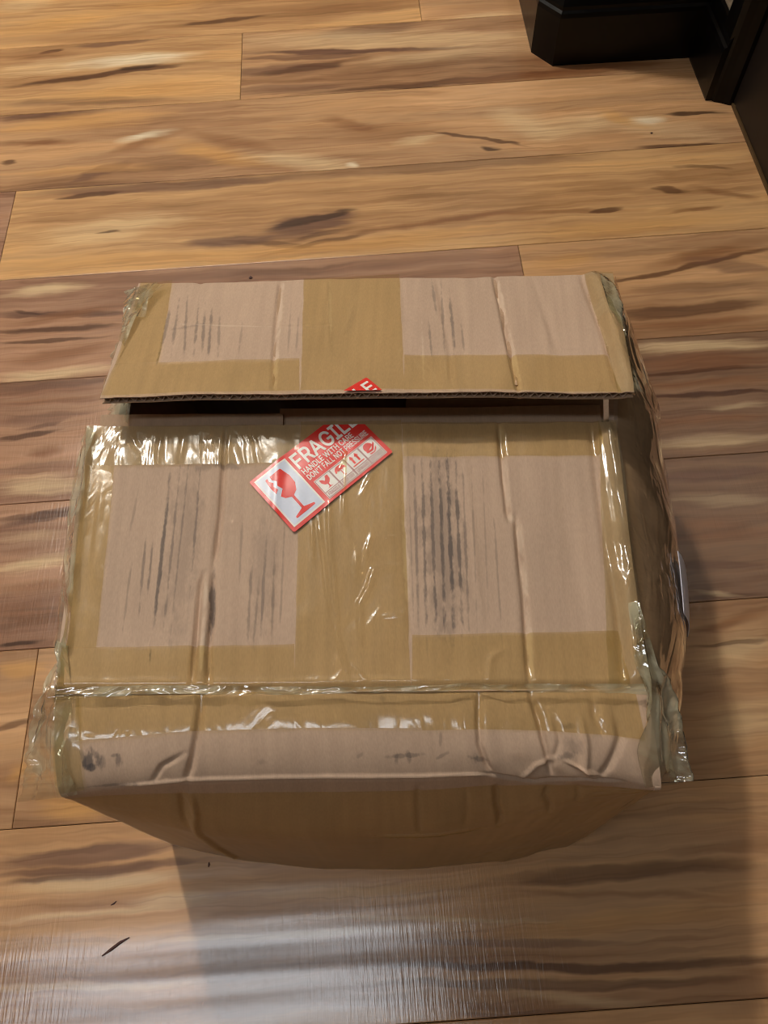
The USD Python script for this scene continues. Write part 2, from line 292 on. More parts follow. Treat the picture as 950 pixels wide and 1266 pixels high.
# ------------------------------------------------------------------ panels with creases
def seg_dist(P, line):
    "signed distance, and how far inside the ends, of points P to a polyline"
    best = np.full(len(P), 9.0); sign = np.zeros(len(P)); fade = np.ones(len(P))
    L = np.concatenate([[0], np.cumsum(np.linalg.norm(np.diff(line, axis=0), axis=1))])
    for i in range(len(line) - 1):
        a, b = line[i], line[i + 1]; d = b - a; ln = np.linalg.norm(d); d = d / ln
        t = np.clip((P - a) @ d, 0, ln); q = P - a - t[:, None] * d; r = np.linalg.norm(q, axis=1); m = r < best
        best[m] = r[m]; sign[m] = np.sign(d[0] * q[m, 1] - d[1] * q[m, 0]); al = L[i] + t
        fade[m] = np.clip(np.minimum(al[m] + .004, L[-1] - al[m] + .004) / .016, 0, 1)
    return best, np.where(sign == 0, 1, sign), fade

class Panel:
    "a sheet of board between four corners: A and B on the hinge, D and C on the free edge; local metres x (along the hinge), y (from it)"
    def __init__(s, A, B, C, D_, sag=0.0, seed=0, rough=.0008):
        s.A, s.B, s.C, s.D = (np.array(p, float) for p in (A, B, C, D_))
        s.W = (np.linalg.norm(s.B - s.A) + np.linalg.norm(s.C - s.D)) / 2; s.H = (np.linalg.norm(s.D - s.A) + np.linalg.norm(s.C - s.B)) / 2
        s.n = np.cross(s.C - s.A, s.D - s.B); s.n /= np.linalg.norm(s.n); s.n *= np.sign(s.n[2]) if abs(s.n[2]) > .1 else 1
        s.sag, s.seed, s.rough, s.creases = sag, seed, rough, []
    def base(s, x, y):
        u, v = (np.asarray(x) / s.W)[..., None], (np.asarray(y) / s.H)[..., None]
        return (s.A * (1 - u) + s.B * u) * (1 - v) + (s.D * (1 - u) + s.C * u) * v
    def local(s, px, py):
        "local coordinates of what the photograph shows at a pixel"
        d = ray(px, py); o = np.array([0, 0, CAM_H]); x, y = s.W / 2, s.H / 2
        for _ in range(12):
            e = 1e-5; p = s.base(x, y); jx = (s.base(x + e, y) - p) / e; jy = (s.base(x, y + e) - p) / e
            t, dx, dy = np.linalg.solve(np.stack([d, -jx, -jy], 1), p - o); x, y = x + dx, y + dy
        return np.array([x, y])
    def crease(s, pts, amp, w, kind='ridge'): s.creases.append((np.array([s.local(*p) for p in pts]), amp, w, kind))
    def height(s, x, y, extra=()):
        P = np.stack([x, y], 1); u, v = x / s.W, y / s.H
        h = s.sag * np.sin(np.pi * np.clip(u, 0, 1)) * np.clip(v, 0, 1)
        q = np.stack([x * 14, y * 10, np.full_like(x, s.seed)], 1); h = h + (meshkit.fbm(q, 3, s.seed) - .5) * 2 * s.rough * 2.2
        q = np.stack([x * 90, y * 22, np.full_like(x, s.seed + .5)], 1); h = h + (meshkit.fbm(q, 2, s.seed + 9) - .5) * s.rough * .7
        for line, amp, w, kind in list(s.creases) + list(extra):
            d, sg, fd = seg_dist(P, line); near = d < w * 12
            wob = 1 + .7 * (meshkit.noise(np.stack([x * 70, y * 70, np.full_like(x, 3.3)], 1), 5) - .5)
            if kind == 'ridge': f = np.exp(-(d / w) ** 2)
            elif kind == 'fold': f = (sg * d / w) * np.exp(-(d / w) ** 2) * 1.6
            elif kind == 'step': f = .5 + .5 * np.tanh(sg * d / w); near = d < 9
            h = h + np.where(near, amp * f * (fd if kind != 'step' else 1) * (wob if kind != 'step' else 1), 0)
        return h
    def surf(s, x, y, off=0.0, extra=()):
        x, y = np.asarray(x, float).ravel(), np.asarray(y, float).ravel()
        return s.base(x, y) + s.n * (s.height(x, y, extra) + off)[:, None]

def grid_faces(nx, ny, flip=False):
    i, j = np.meshgrid(np.arange(nx - 1), np.arange(ny - 1), indexing='ij'); a = (i * ny + j).ravel()
    f = np.vstack([np.stack([a, a + ny, a + ny + 1], 1), np.stack([a, a + ny + 1, a + 1], 1)])
    return f[:, ::-1] if flip else f

def shell(top, nx, ny, uv, inward, th, holes=None):
    "closes a grid into a board of the given thickness; the rim has its own vertices"
    V = [top]; F = [grid_faces(nx, ny)]; UV = [uv]
    n0 = np.cross(top[F[0][:, 1]] - top[F[0][:, 0]], top[F[0][:, 2]] - top[F[0][:, 0]]).sum(0)
    flip = n0 @ inward > 0
    if flip: F[0] = F[0][:, ::-1]
    bot = top + np.asarray(inward) * th; V.append(bot); UV.append(uv); F.append(grid_faces(nx, ny, not flip) + len(top))
    idx = np.arange(nx * ny).reshape(nx, ny); loop = np.concatenate([idx[:, 0], idx[-1, 1:], idx[-2::-1, -1], idx[0, -2:0:-1]])
    k = len(top) * 2; m = len(loop); V += [top[loop], bot[loop]]; UV += [uv[loop], uv[loop]]
    a = np.arange(m); b = (a + 1) % m
    r = np.vstack([np.stack([k + a, k + m + a, k + m + b], 1), np.stack([k + a, k + m + b, k + b], 1)])
    F.append(r[:, ::-1] if flip else r)
    return np.vstack(V), np.vstack(F), np.vstack(UV)

def ink_lines(pan, lines):
    out = []
    for x1, y1, x2, y2, w, s in lines:
        a, b = pan.local(x1, y1), pan.local(x2, y2); mpp = np.linalg.norm(pan.local((x1 + x2) / 2 + 5, (y1 + y2) / 2) - pan.local((x1 + x2) / 2 - 5, (y1 + y2) / 2)) / 10
        out.append((tuple(map(float, (a + b) / 2)), (float(np.linalg.norm(b - a) / 2 * 1.45), float(w * mpp * 1.45)), float(math.atan2(b[1] - a[1], b[0] - a[0])), s, INK))
    return out

# ------------------------------------------------------------------ the box
BASE = np.array([-.03, .275, 0.0])
BOX = thing('cardboard_box', 'battered brown cardboard box wrapped in clear packing tape, its top flaps sprung open', 'box', BASE)
def part(name, mesh, mat, parent=BOX, **k): return obj(name, mesh, mat, parent, loc=BASE, **k)

ZH, ZN, ZB, ZF, ZR = .270, .279, .270, .311, .250
HL, HR = at(66, 858, ZH), at(800, 852, ZH)
NEAR = Panel(HL, HR, at(761, 522, ZN), at(108, 528, ZN), .000, 3)
BL, BR = at(172, 352, ZB), at(758, 338, ZB)
FAR = Panel(BL, BR, at(784, 486, ZF), at(124, 492, ZF), .003, 7)

# creases of the near flap
NEAR.crease([(281, 524), (277, 571), (273, 634), (265, 701)], -.0040, .0016)
NEAR.crease([(253, 706), (249, 720), (244, 773), (237, 850)], -.0040, .0016)
NEAR.crease([(264, 703), (263, 759), (258, 800), (258, 852)], -.0042, .0016)
NEAR.crease([(258, 715), (254, 773), (248, 850)], .0012, .004)
NEAR.crease([(617, 520), (620, 557), (628, 633), (631, 645)], -.0044, .0016)
NEAR.crease([(638, 636), (643, 689), (648, 737), (655, 845)], -.0044, .0018)
NEAR.crease([(498, 560), (500, 650), (508, 790)], -.0006, .002)
NEAR.crease([(290, 640), (286, 655)], .002, .004)
NEAR.crease([(604, 850), (607, 815), (622, 805)], .0009, .002)
NEAR.crease([(731, 522), (737, 575), (750, 674), (766, 768), (772, 850)], -.0028, .0030)
NEAR.crease([(746, 522), (752, 575), (766, 674), (781, 768), (790, 850)], .0044, .0075)
NEAR.crease([(118, 524), (90, 800)], .0008, .004)
NEAR.crease([(40, 856), (300, 854), (600, 850), (830, 849)], -.0022, .0030)
NEAR.crease([(60, 846), (300, 845), (600, 841), (800, 840)], .0005, .0030)
FAR.crease([(347, 349), (340, 423), (338, 484)], -.0026, .0015)
FAR.crease([(497, 340), (500, 400)], -.0005, .002)
FAR.crease([(611, 340), (624, 404), (641, 486)], -.0042, .0016)
FAR.crease([(720, 340), (750, 425), (768, 486)], -.0030, .0030)
FAR.crease([(733, 338), (763, 425), (779, 486)], .0040, .0070)
FAR.crease([(190, 396), (280, 408), (420, 405)], .0006, .002)
FAR.crease([(200, 345), (180, 400)], -.0008, .003)

FAR.crease([(440, 362), (432, 400), (420, 420)], .0010, .0016)
FAR.crease([(404, 350), (408, 440)], .0008, .0016)
FAR.crease([(540, 345), (556, 440), (560, 484)], -.0010, .0016)
FAR.crease([(660, 345), (690, 440)], -.0008, .003)
FAR.crease([(232, 355), (262, 346)], -.0014, .0014)
NEAR.crease([(575, 560), (588, 700), (600, 780)], .0006, .002)
NEAR.crease([(690, 560), (720, 780)], -.0008, .006)
NEAR.crease([(345, 560), (330, 800)], .0008, .004)
NEAR.crease([(160, 560), (140, 820)], -.0006, .005)

near_ink = ink_lines(NEAR, [(212, 573, 187, 802, 2.6, .95), (223, 575, 202, 780, 1.8, .55), (233, 577, 212, 770, 1.6, .5), (248, 575, 236, 720, 1.8, .6), (180, 665, 172, 760, 1.8, .6), (190, 660, 182, 740, 1.8, .65), (165, 680, 150, 790, 1.6, .4), (170, 610, 160, 660, 1.8, .35), (262, 574, 300, 578, 5, .5), (240, 580, 272, 574, 6, .4),
  (264, 708, 260, 790, 4.0, .9), (300, 640, 296, 720, 1.8, .4), (312, 690, 306, 790, 2.0, .5), (330, 660, 322, 790, 2.0, .55), (340, 680, 336, 790, 1.8, .5), (352, 650, 346, 780, 1.6, .4), (320, 720, 314, 790, 2, .45),
  (512, 570, 518, 780, 2.2, .6), (522, 566, 528, 785, 2.4, .75), (532, 566, 540, 785, 2.4, .75), (543, 566, 551, 785, 2.6, .85), (553, 566, 562, 785, 3.0, .95), (563, 566, 572, 780, 2.4, .8), (572, 570, 580, 780, 1.8, .5), (543, 560, 556, 800, 28, .38), (235, 570, 215, 790, 22, .25), (330, 620, 322, 790, 18, .22), (583, 580, 590, 770, 1.4, .35), (597, 580, 604, 760, 1.2, .3), (611, 640, 620, 780, 1.6, .4), (505, 575, 512, 780, 1.6, .4)])
far_ink = ink_lines(FAR, [(212, 380, 196, 446, 2.4, .6), (222, 372, 212, 440, 2.0, .55), (232, 366, 228, 440, 1.8, .55), (246, 375, 240, 440, 2.0, .6), (254, 380, 250, 440, 2.0, .6), (262, 385, 258, 442, 2.2, .65), (272, 388, 270, 440, 2.0, .5), (205, 410, 262, 400, 3, .3), (300, 400, 296, 440, 1.6, .35), (360, 380, 356, 440, 1.6, .35), (370, 390, 366, 440, 1.4, .35),
  (534, 345, 540, 390, 1.8, .5), (545, 345, 550, 440, 1.8, .55), (556, 360, 562, 440, 2.2, .65), (530, 400, 534, 440, 1.8, .55), (570, 400, 574, 440, 1.6, .45), (215, 350, 235, 345, 3, .5)])
PALE_LINE = lin(214, 190, 166)
def pale_lines(pan, lines, w, s=.8):  # paler lines laid into the board colour along the creases
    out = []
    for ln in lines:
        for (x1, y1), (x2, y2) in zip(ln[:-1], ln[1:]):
            (c, h, a, _, _), = ink_lines(pan, [(x1, y1, x2, y2, w, s)]); out.append((c, h, a, s, PALE_LINE))
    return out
near_ink += pale_lines(NEAR, [[(619, 524), (622.5, 557), (630.5, 633), (633, 645)], [(641, 640), (646.5, 689), (651.5, 737), (658, 845)], [(499, 565), (500, 650), (505, 740)], [(254, 712), (253, 760), (249, 840)]], 4.2)
far_ink += pale_lines(FAR, [[(614, 343), (627, 404), (644, 484)], [(350, 352), (343, 423), (341, 482)]], 3.6)
far_ink += pale_lines(FAR, [[(522, 400), (524, 480)], [(408, 350), (410, 440)], [(215, 402), (345, 406)]], 2.0, .5)
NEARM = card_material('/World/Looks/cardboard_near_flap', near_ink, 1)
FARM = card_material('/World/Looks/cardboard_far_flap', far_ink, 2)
CARDM = card_material('/World/Looks/cardboard_plain', (), 3)
INNER = card_material('/World/Looks/cardboard_inside', (), 4, lin(172, 142, 115))

def panel_grid(pan, step=.0015, x0=0, x1=None, y0=0, y1=None, off=0.0, extra=(), wob=None):
    x1 = pan.W if x1 is None else x1; y1 = pan.H if y1 is None else y1
    nx, ny = max(2, int((x1 - x0) / step)), max(2, int((y1 - y0) / step))
    X, Y = np.meshgrid(np.linspace(x0, x1, nx), np.linspace(y0, y1, ny), indexing='ij')
    if wob is not None: X, Y = wob(X, Y)
    return pan.surf(X, Y, off, extra), nx, ny, np.stack([X.ravel(), Y.ravel()], 1)

TH = .0045
def ragged(pan, a=.0012):
    "the free edge is a little frayed"
    def f(X, Y):
        v = np.clip(Y / pan.H, 0, 1) ** 8
        return X, Y + v * a * 2 * (meshkit.fbm(np.stack([X * 60, X * 0 + 2.2, X * 0], -1), 3, 4) - .5)
    return f
t, nx, ny, uv = panel_grid(NEAR, wob=ragged(NEAR)); v, f, w = shell(t, nx, ny, uv, -NEAR.n, TH)
nearflap = part('top_flap', (v, f), NEARM, smooth=True, uv=w, label='near top flap of the box with ink-smudged creased board')
# the far flap: two liners and the fluted board between them, open at the free edge
t, nx, ny, uv = panel_grid(FAR, wob=ragged(FAR)); v, f, w = shell(t, nx, ny, uv, -FAR.n, .0007)
farflap = part('top_flap', (v, f), FARM, smooth=True, uv=w, label='far top flap of the box, standing up with its corrugated edge showing')
t2, nx, ny, uv = panel_grid(FAR, .004, off=-.0052); v, f, w = shell(t2, nx, ny, uv, -FAR.n, .0006)
part('lower_liner', (v, f), INNER, farflap, smooth=True, uv=w)
xs = np.arange(.001, FAR.W - .001, .0009); X = np.repeat(xs[:, None], 2, 1); Y = np.repeat(np.array([[FAR.H - .012, FAR.H - .0008]]), len(xs), 0)
zz = np.repeat((-.0030 + .0021 * np.sin(xs / .0072 * 2 * math.pi + 1.2 * np.sin(xs * 37)))[:, None], 2, 1)
fl = FAR.base(X.ravel(), Y.ravel()) + FAR.n * (FAR.height(X.ravel(), Y.ravel()) + zz.ravel())[:, None]
v, f, w = shell(fl, len(xs), 2, np.stack([X.ravel(), Y.ravel()], 1), -FAR.n, .0004)
part('corrugated_flute', (v, f), CARDM, farflap, uv=w, label='wavy corrugated board inside the edge of the far flap')
bx = panel_grid(FAR, .004, y1=FAR.H - .010, off=-.0009); v, f, w = shell(bx[0], bx[1], bx[2], bx[3], -FAR.n, .0042)
part('flute_core', (v, f), INNER, farflap, uv=w)

# front panel: from the hinge over the crushed edge and the bulged face down to the floor
def polyline(pts, s):
    P = np.array(pts, float); d = np.concatenate([[0], np.cumsum(np.linalg.norm(np.diff(P, axis=0), axis=1))]); d /= d[-1]
    return np.stack([np.interp(s, d, P[:, i]) for i in range(3)], 1)
FN = 270; ss = np.linspace(0, 1, FN)
row_h = np.linspace(HL, HR, FN) + np.array([0, 0, -.0025])
row_r = polyline([at(74, 982, ZR), at(120, 976, ZR), at(230, 967, ZR), at(400, 963, ZR), at(520, 963, ZR), at(600, 959, ZR), at(680, 959, ZR), at(760, 964, ZR), at(818, 973, ZR)], ss)
row_c = polyline([at(98, 993, .22), at(180, 1014, .17), at(260, 1033, .15), at(400, 1038, .15), at(520, 1031, .15), at(640, 1014, .17), at(740, 991, .20), at(808, 977, .235)], ss)
row_b = polyline([at(212, 1044, 0), at(300, 1064, 0), at(400, 1074, 0), at(500, 1075, 0), at(620, 1065, 0), at(702, 1046, 0)], ss)
nv = 200; vv = np.linspace(0, 1, nv)
cur = PchipInterpolator([0, .22, .25, .52, .545, 1], np.stack([row_h, row_r, row_r * .9 + row_c * .1 + np.array([0, -.001, -.001]), row_c, row_c * .93 + row_b * .07, row_b]), axis=0)
FP = cur(vv).transpose(1, 0, 2)                              # FN x nv x 3
FUV = np.stack([np.repeat(ss[:, None], nv, 1) * .39, np.repeat(vv[None], FN, 0) * .33], -1)
du = np.gradient(FP, axis=0); dv = np.gradient(FP, axis=1); FNRM = np.cross(dv, du); FNRM /= np.linalg.norm(FNRM, axis=2, keepdims=True)
if FNRM[FN // 2, nv // 2] @ np.array([0, -1, .3]) < 0: FNRM = -FNRM
def front_local(px, py):
    # nearest grid vertex to the ray
    d = ray(px, py); d = d / np.linalg.norm(d); q = FP.reshape(-1, 3) - np.array([0, 0, CAM_H]); r = np.linalg.norm(q - (q @ d)[:, None] * d, axis=1)
    k = r.argmin(); return FUV.reshape(-1, 2)[k]
FCRE = [([(591, 856), (592, 890), (594, 922), (604, 945), (610, 958)], -0.0035, 0.0016, 'ridge'), ([(656, 850), (666, 888), (673, 920), (683, 957)], -0.0041, 0.0018, 'ridge'), ([(734, 856), (736, 885), (745, 905)], -0.0024, 0.0023, 'ridge'),
  ([(686, 888), (692, 915), (684, 945)], -0.0022, 0.0016, 'ridge'), ([(718, 888), (724, 920), (722, 950), (735, 962)], 0.0030, 0.0021, 'ridge'), ([(760, 885), (768, 910), (755, 945), (740, 960)], -0.0030, 0.0023, 'ridge'), ([(700, 940), (725, 952), (745, 958)], 0.0027, 0.0015, 'ridge'),
  ([(640, 965), (665, 945), (690, 935)], 0.0022, 0.0015, 'ridge'), ([(251, 858), (246, 895), (239, 928), (230, 966)], -0.0041, 0.0019, 'ridge'), ([(188, 966), (200, 948), (230, 930)], -0.0027, 0.0016, 'ridge'), ([(205, 965), (204, 955)], -0.0014, 0.0015, 'ridge'),
  ([(613, 972), (614, 995), (615, 1020)], -0.0041, 0.0016, 'ridge'), ([(516, 970), (516, 1000), (518, 1030)], -0.0019, 0.0015, 'ridge'), ([(676, 972), (674, 985), (680, 1005)], -0.0030, 0.0016, 'ridge'), ([(716, 970), (714, 990)], -0.0019, 0.0015, 'ridge'), ([(577, 975), (576, 1020)], -0.0011, 0.0015, 'ridge'),
  ([(235, 980), (241, 1005), (247, 1030), (268, 1045), (294, 1060)], 0.0030, 0.0019, 'ridge'), ([(225, 980), (232, 1020)], -0.0024, 0.0023, 'ridge'), ([(600, 956), (660, 966), (720, 962), (770, 966)], -0.0030, 0.0018, 'ridge'), ([(150, 972), (330, 962), (560, 958), (610, 958)], 0.0019, 0.0016, 'ridge'), ([(460, 1032), (540, 1031), (600, 1022)], 0.0016, 0.0012, 'ridge')]
FH = np.zeros(FN * nv); UVf = FUV.reshape(-1, 2)
for pts, amp, wd, kind in FCRE:
    d, sg, fd = seg_dist(UVf, np.array([front_local(*p) for p in pts])); FH += amp * np.exp(-(d / wd) ** 2) * fd
xx = np.stack([UVf[:, 0] * 30, UVf[:, 1] * 22, np.full(len(UVf), 1.3)], 1)
rightness = .4 + 1.2 * np.clip((UVf[:, 0] / .39 - .6) / .3, 0, 1)
FH += (meshkit.fbm(xx, 3, 11) - .5) * .0040 * rightness * np.clip(UVf[:, 1] / .02, 0, 1)
# the lower right of the face is pressed in
FPd = FP.reshape(-1, 3) + FNRM.reshape(-1, 3) * FH[:, None]
FPd[:, 2] = np.maximum(FPd[:, 2], 0.0005)
def front_ink(lines):
    out = []
    for x1, y1, x2, y2, w, s in lines:
        a, b = front_local(x1, y1), front_local(x2, y2)
        out.append((tuple(map(float, (a + b) / 2)), (float(max(np.linalg.norm(b - a) / 2 * 1.3, .003)), float(w * .0008)), float(math.atan2(b[1] - a[1], b[0] - a[0])), s, INK))
    return out
FRONTM = card_material('/World/Looks/cardboard_front', front_ink([(101, 918, 106, 950, 3, .6), (110, 922, 109, 955, 6, 1), (104, 952, 122, 948, 6, 1), (121, 925, 123, 950, 4, .8), (128, 930, 126, 955, 4, .55), (146, 928, 148, 952, 5, .7), (135, 935, 150, 932, 3, .6), (122, 940, 112, 925, 3, .5),
   (440, 938, 450, 930, 3, .4), (470, 936, 530, 932, 4, .55), (490, 930, 490, 945, 3, .5), (505, 928, 507, 945, 3, .5), (535, 940, 555, 930, 3, .5), (578, 935, 605, 942, 5, .6), (588, 930, 590, 945, 3, .5), (690, 900, 712, 896, 5, .4), (685, 938, 715, 930, 6, .6), (700, 905, 716, 935, 12, .3), (95, 975, 190, 966, 4, .5), (320, 945, 330, 940, 6, .25), (470, 862, 480, 866, 4, .3), (545, 905, 546, 925, 2, .35)]), 5)
v, f, w = shell(FPd, FN, nv, UVf, (0, .8, -.6), .004)
part('front_panel', (v, f), FRONTM, smooth=True, uv=w, label='crushed and bulging front side of the box')

# side and back panels
def wall_panel(top, bottom, out, bulge, nx=140, ny=60, seed=1, front=None):
    s_, v_ = np.linspace(0, 1, nx), np.linspace(0, 1, ny); T, B = polyline(top, s_), polyline(bottom, s_)
    P = T[:, None] * (1 - v_[None, :, None]) + B[:, None] * v_[None, :, None]
    b = bulge(s_[:, None], v_[None, :]); P = P + np.asarray(out, float) * b[..., None]
    q = np.stack([np.repeat(s_[:, None] * 5, ny, 1), np.repeat(v_[None] * 4, nx, 0), np.full((nx, ny), seed)], -1)
    P = P + np.asarray(out, float) * ((meshkit.fbm(q, 3, seed) - .5) * .010 * np.sin(np.pi * v_)[None] ** .5)[..., None]
    if front is not None:                                     # the first column follows the front panel's edge
        d = np.stack([np.interp(v_, np.linspace(0, 1, len(front)), front[:, i]) for i in range(3)], 1) - P[0]
        P = P + d[None] * (np.clip(1 - s_ / .30, 0, 1) ** 1.5)[:, None, None]
    uv = np.stack([np.repeat(s_[:, None] * .4, ny, 1), np.repeat(v_[None] * .28, nx, 0)], -1)
    P[..., 2] = np.maximum(P[..., 2], 0)
    return P.reshape(-1, 3), nx, ny, uv.reshape(-1, 2)
pr, pb = row_r[-1], row_b[-1]; pl, plb = row_r[0], row_b[0]
BRf, BLf = np.array([.185, .475, 0]), np.array([-.195, .495, 0])
rbulge = lambda s, v: .068 * np.sin(np.pi * np.clip(v, 0, 1) ** .85) * np.sin(np.pi * np.clip(s * .93 + .04, 0, 1)) ** .42 + .014 * np.sin(np.pi * v) * s
right_top = [pr, HR + (0, 0, -.004), NEAR.C + (.002, 0, -.012), BR + (0, 0, -.003)]
rp = wall_panel(right_top, [pb, BRf], (1, -.05, 0), rbulge, 150, 70, 3, FPd.reshape(FN, nv, 3)[-1, int(.22 * nv):])
v, f, w = shell(*rp, (-1, 0, 0), .004); part('right_panel', (v, f), CARDM, smooth=True, uv=w, label='bulging right side of the box under loose tape')
lp = wall_panel([pl, HL + (0, 0, -.004), BL + (0, 0, -.003)], [plb, BLf], (-1, -.05, 0), lambda s, v: .008 * np.sin(np.pi * v) * np.sin(np.pi * s), 120, 50, 4, FPd.reshape(FN, nv, 3)[0, int(.22 * nv):])
v, f, w = shell(*lp, (1, 0, 0), .004); part('left_panel', (v, f), CARDM, smooth=True, uv=w)
bp = wall_panel([BL + (0, 0, -.002), BR + (0, 0, -.002)], [BLf, BRf], (0, 1, 0), lambda s, v: .012 * np.sin(np.pi * v) * np.sin(np.pi * s), 100, 50, 5)
v, f, w = shell(*bp, (0, -1, 0), .004); part('back_panel', (v, f), CARDM, smooth=True, uv=w)
part('bottom_panel', prism([tuple(p[:2]) for p in (plb + (.006, .008, 0), row_b[FN // 2] + (0, .01, 0), pb + (-.006, .008, 0), BRf + (-.006, -.006, 0), BLf + (.006, -.006, 0))], .001, .005), INNER)
# minor flaps below the near flap
def inner_flap(c, z, seed):
    c = [np.array(p, float) for p in c]; pan = Panel(*c, 0, seed, .0006); t = panel_grid(pan, .005); v, f, w = shell(*t, -pan.n, .004)
    part('inner_flap', (v, f), INNER, smooth=True, uv=w)
dz = np.array([0, 0, -.0085])
a0, a1 = NEAR.base(.006, .02), NEAR.base(.006, NEAR.H); b0, b1 = NEAR.base(NEAR.W - .006, .02), NEAR.base(NEAR.W - .006, NEAR.H)
mid0, mid1 = NEAR.base(.150, .02), NEAR.base(.150, NEAR.H); fw = np.array([.0, .017, .0005]); fr = np.array([.001, .024, .001])
inner_flap([a0 + dz, mid0 + dz, mid1 + dz + fw, a1 + dz + fw], 0, 21)
mid0, mid1 = NEAR.base(.146, .02), NEAR.base(.146, NEAR.H)
inner_flap([mid0 + dz * 1.5, b0 + dz * 1.5, b1 + dz * 1.5 + fr, mid1 + dz * 1.5 + fr], 0, 22)

c0, c1 = FAR.base(FAR.W - .17, .01), FAR.base(FAR.W - .008, .01); e0, e1 = NEAR.base(NEAR.W - .16, NEAR.H + .012), NEAR.base(NEAR.W - .004, NEAR.H + .012)
inner_flap([c0 + (0, 0, -.03), c1 + (0, 0, -.012), e1 + (0, 0, -.016), e0 + (0, 0, -.04)], 0, 23)

# ------------------------------------------------------------------ tape strips laid on the board
def tape_on(pan, poly, off, mat, creases=(), crink=.0003, step=.0016, seed=0, label=None, parent=BOX):
    "a strip of tape: the outline is given in pixels of the photograph, laid on the panel's surface"
    q = np.array([pan.local(*p) for p in poly]); n = len(q)
    (a, b, c, d) = q; L = max(np.linalg.norm(b - a), np.linalg.norm(c - d)); Wd = max(np.linalg.norm(d - a), np.linalg.norm(c - b))
    nx, ny = max(3, int(L / step)), max(3, int(Wd / step)); s, t = np.meshgrid(np.linspace(0, 1, nx), np.linspace(0, 1, ny), indexing='ij'); s, t = s[..., None], t[..., None]
    Q = (a * (1 - s) + b * s) * (1 - t) + (d * (1 - s) + c * s) * t; Q = Q.reshape(-1, 2)
    Q = Q + (meshkit.noise(np.stack([Q[:, 0] * 90, Q[:, 1] * 90, np.full(len(Q), seed)], 1), seed) - .5)[:, None] * .0008
    ex = [(np.array([pan.local(*p) for p in pts]), am, w, k) for pts, am, w, k in creases]
    P = pan.surf(Q[:, 0], Q[:, 1], off, ex)
    nz = np.abs(meshkit.fbm(np.stack([Q[:, 0] * 36, Q[:, 1] * 13, np.full(len(Q), seed + .4)], 1), 2, seed) - .5)
    P = P + pan.n * (nz * crink * 4)[:, None]
    f = grid_faces(nx, ny); k = np.cross(P[f[:, 1]] - P[f[:, 0]], P[f[:, 2]] - P[f[:, 0]]).sum(0) @ pan.n
    part('packing_tape', (P, f if k > 0 else f[:, ::-1]), mat, parent, smooth=True, uv=Q, label=label)
TC = [([(407, 615), (407, 665), (413, 719), (418, 788), (428, 828), (432, 848)], 0.0016, 0.0013, 'ridge'), ([(394, 638), (399, 682), (404, 729), (413, 775), (423, 805), (430, 830)], 0.0015, 0.0013, 'ridge'), ([(464, 580), (458, 592), (446, 614)], 0.0018, 0.0015, 'ridge'),
      ([(460, 660), (454, 680), (451, 702)], 0.0014, 0.0011, 'ridge'), ([(496, 700), (462, 706), (455, 729), (445, 747), (446, 800)], 0.0019, 0.0016, 'ridge'), ([(507, 753), (498, 760), (470, 764)], 0.0014, 0.0011, 'ridge'), ([(435, 823), (455, 843)], 0.0015, 0.0011, 'ridge'), ([(496, 665), (463, 664)], 0.0010, 0.0011, 'ridge'),
      ([(386, 640), (387, 695)], 0.0012, 0.0011, 'ridge'), ([(441, 684), (440, 720)], 0.0014, 0.0014, 'ridge'), ([(425, 828), (412, 845)], 0.0015, 0.0011, 'ridge'), ([(425, 640), (428, 560), (415, 595)], 0.0014, 0.0014, 'ridge'), ([(470, 753), (455, 775)], 0.0012, 0.0011, 'ridge')]
tape_on(NEAR, [(372, 522), (496, 520), (508, 852), (364, 855)], .0012, TAPE, TC, .00025, .0013, 1)                              # down the middle
tape_on(NEAR, [(106, 577), (142, 576), (120, 801), (78, 802)], .0010, TAPE, [([(128, 600), (115, 700)], .0006, .002, 'ridge')], .00015, .0016, 2)   # left edge
tape_on(NEAR, [(109, 529), (371, 526), (370, 573), (106, 577)], .0016, CRUMPLE, [([(200, 540), (196, 575)], .0012, .002, 'ridge'), ([(230, 535), (222, 577)], .0012, .002, 'ridge'), ([(160, 530), (172, 560)], .0012, .002, 'ridge'), ([(282, 528), (279, 575)], .0014, .002, 'ridge')], .0007, .0014, 3)  # top left
tape_on(NEAR, [(497, 522), (740, 522), (746, 563), (499, 565)], .0010, TAPE, (), .0002, .002, 4)                                 # top right
tape_on(NEAR, [(78, 802), (364, 797), (364, 856), (68, 857)], .0014, TAPE, (), .0003, .0018, 5)                                 # along the hinge
tape_on(NEAR, [(509, 786), (765, 780), (780, 851), (509, 853)], .0014, TAPE, (), .0003, .0018, 6)
tape_on(NEAR, [(739, 522), (762, 522), (802, 851), (752, 852)], .0018, CRUMPLE, [([(745, 522), (757, 600), (775, 720)], .0022, .004, 'fold')], .0026, .0012, 7, 'crinkled shiny tape over the right edge of the near flap')
tape_on(FAR, [(376, 347), (494, 341), (500, 485), (372, 487)], .0010, TAPE, [([(440, 365), (428, 400)], .001, .0014, 'ridge'), ([(400, 350), (404, 400)], .0008, .0014, 'ridge')], .00025, .0016, 8)
tape_on(FAR, [(175, 352), (214, 349), (197, 451), (143, 453)], .0010, TAPE, (), .0003, .0018, 9)
tape_on(FAR, [(143, 453), (371, 447), (371, 488), (126, 491)], .0014, TAPE, (), .0003, .0018, 10)
tape_on(FAR, [(500, 443), (752, 441), (768, 486), (500, 486)], .0010, TAPE, (), .0002, .002, 11)
tape_on(FAR, [(722, 340), (757, 338), (786, 487), (764, 487)], .0016, CRUMPLE, (), .0010, .0013, 12, 'crinkled pale tape over the right edge of the far flap')

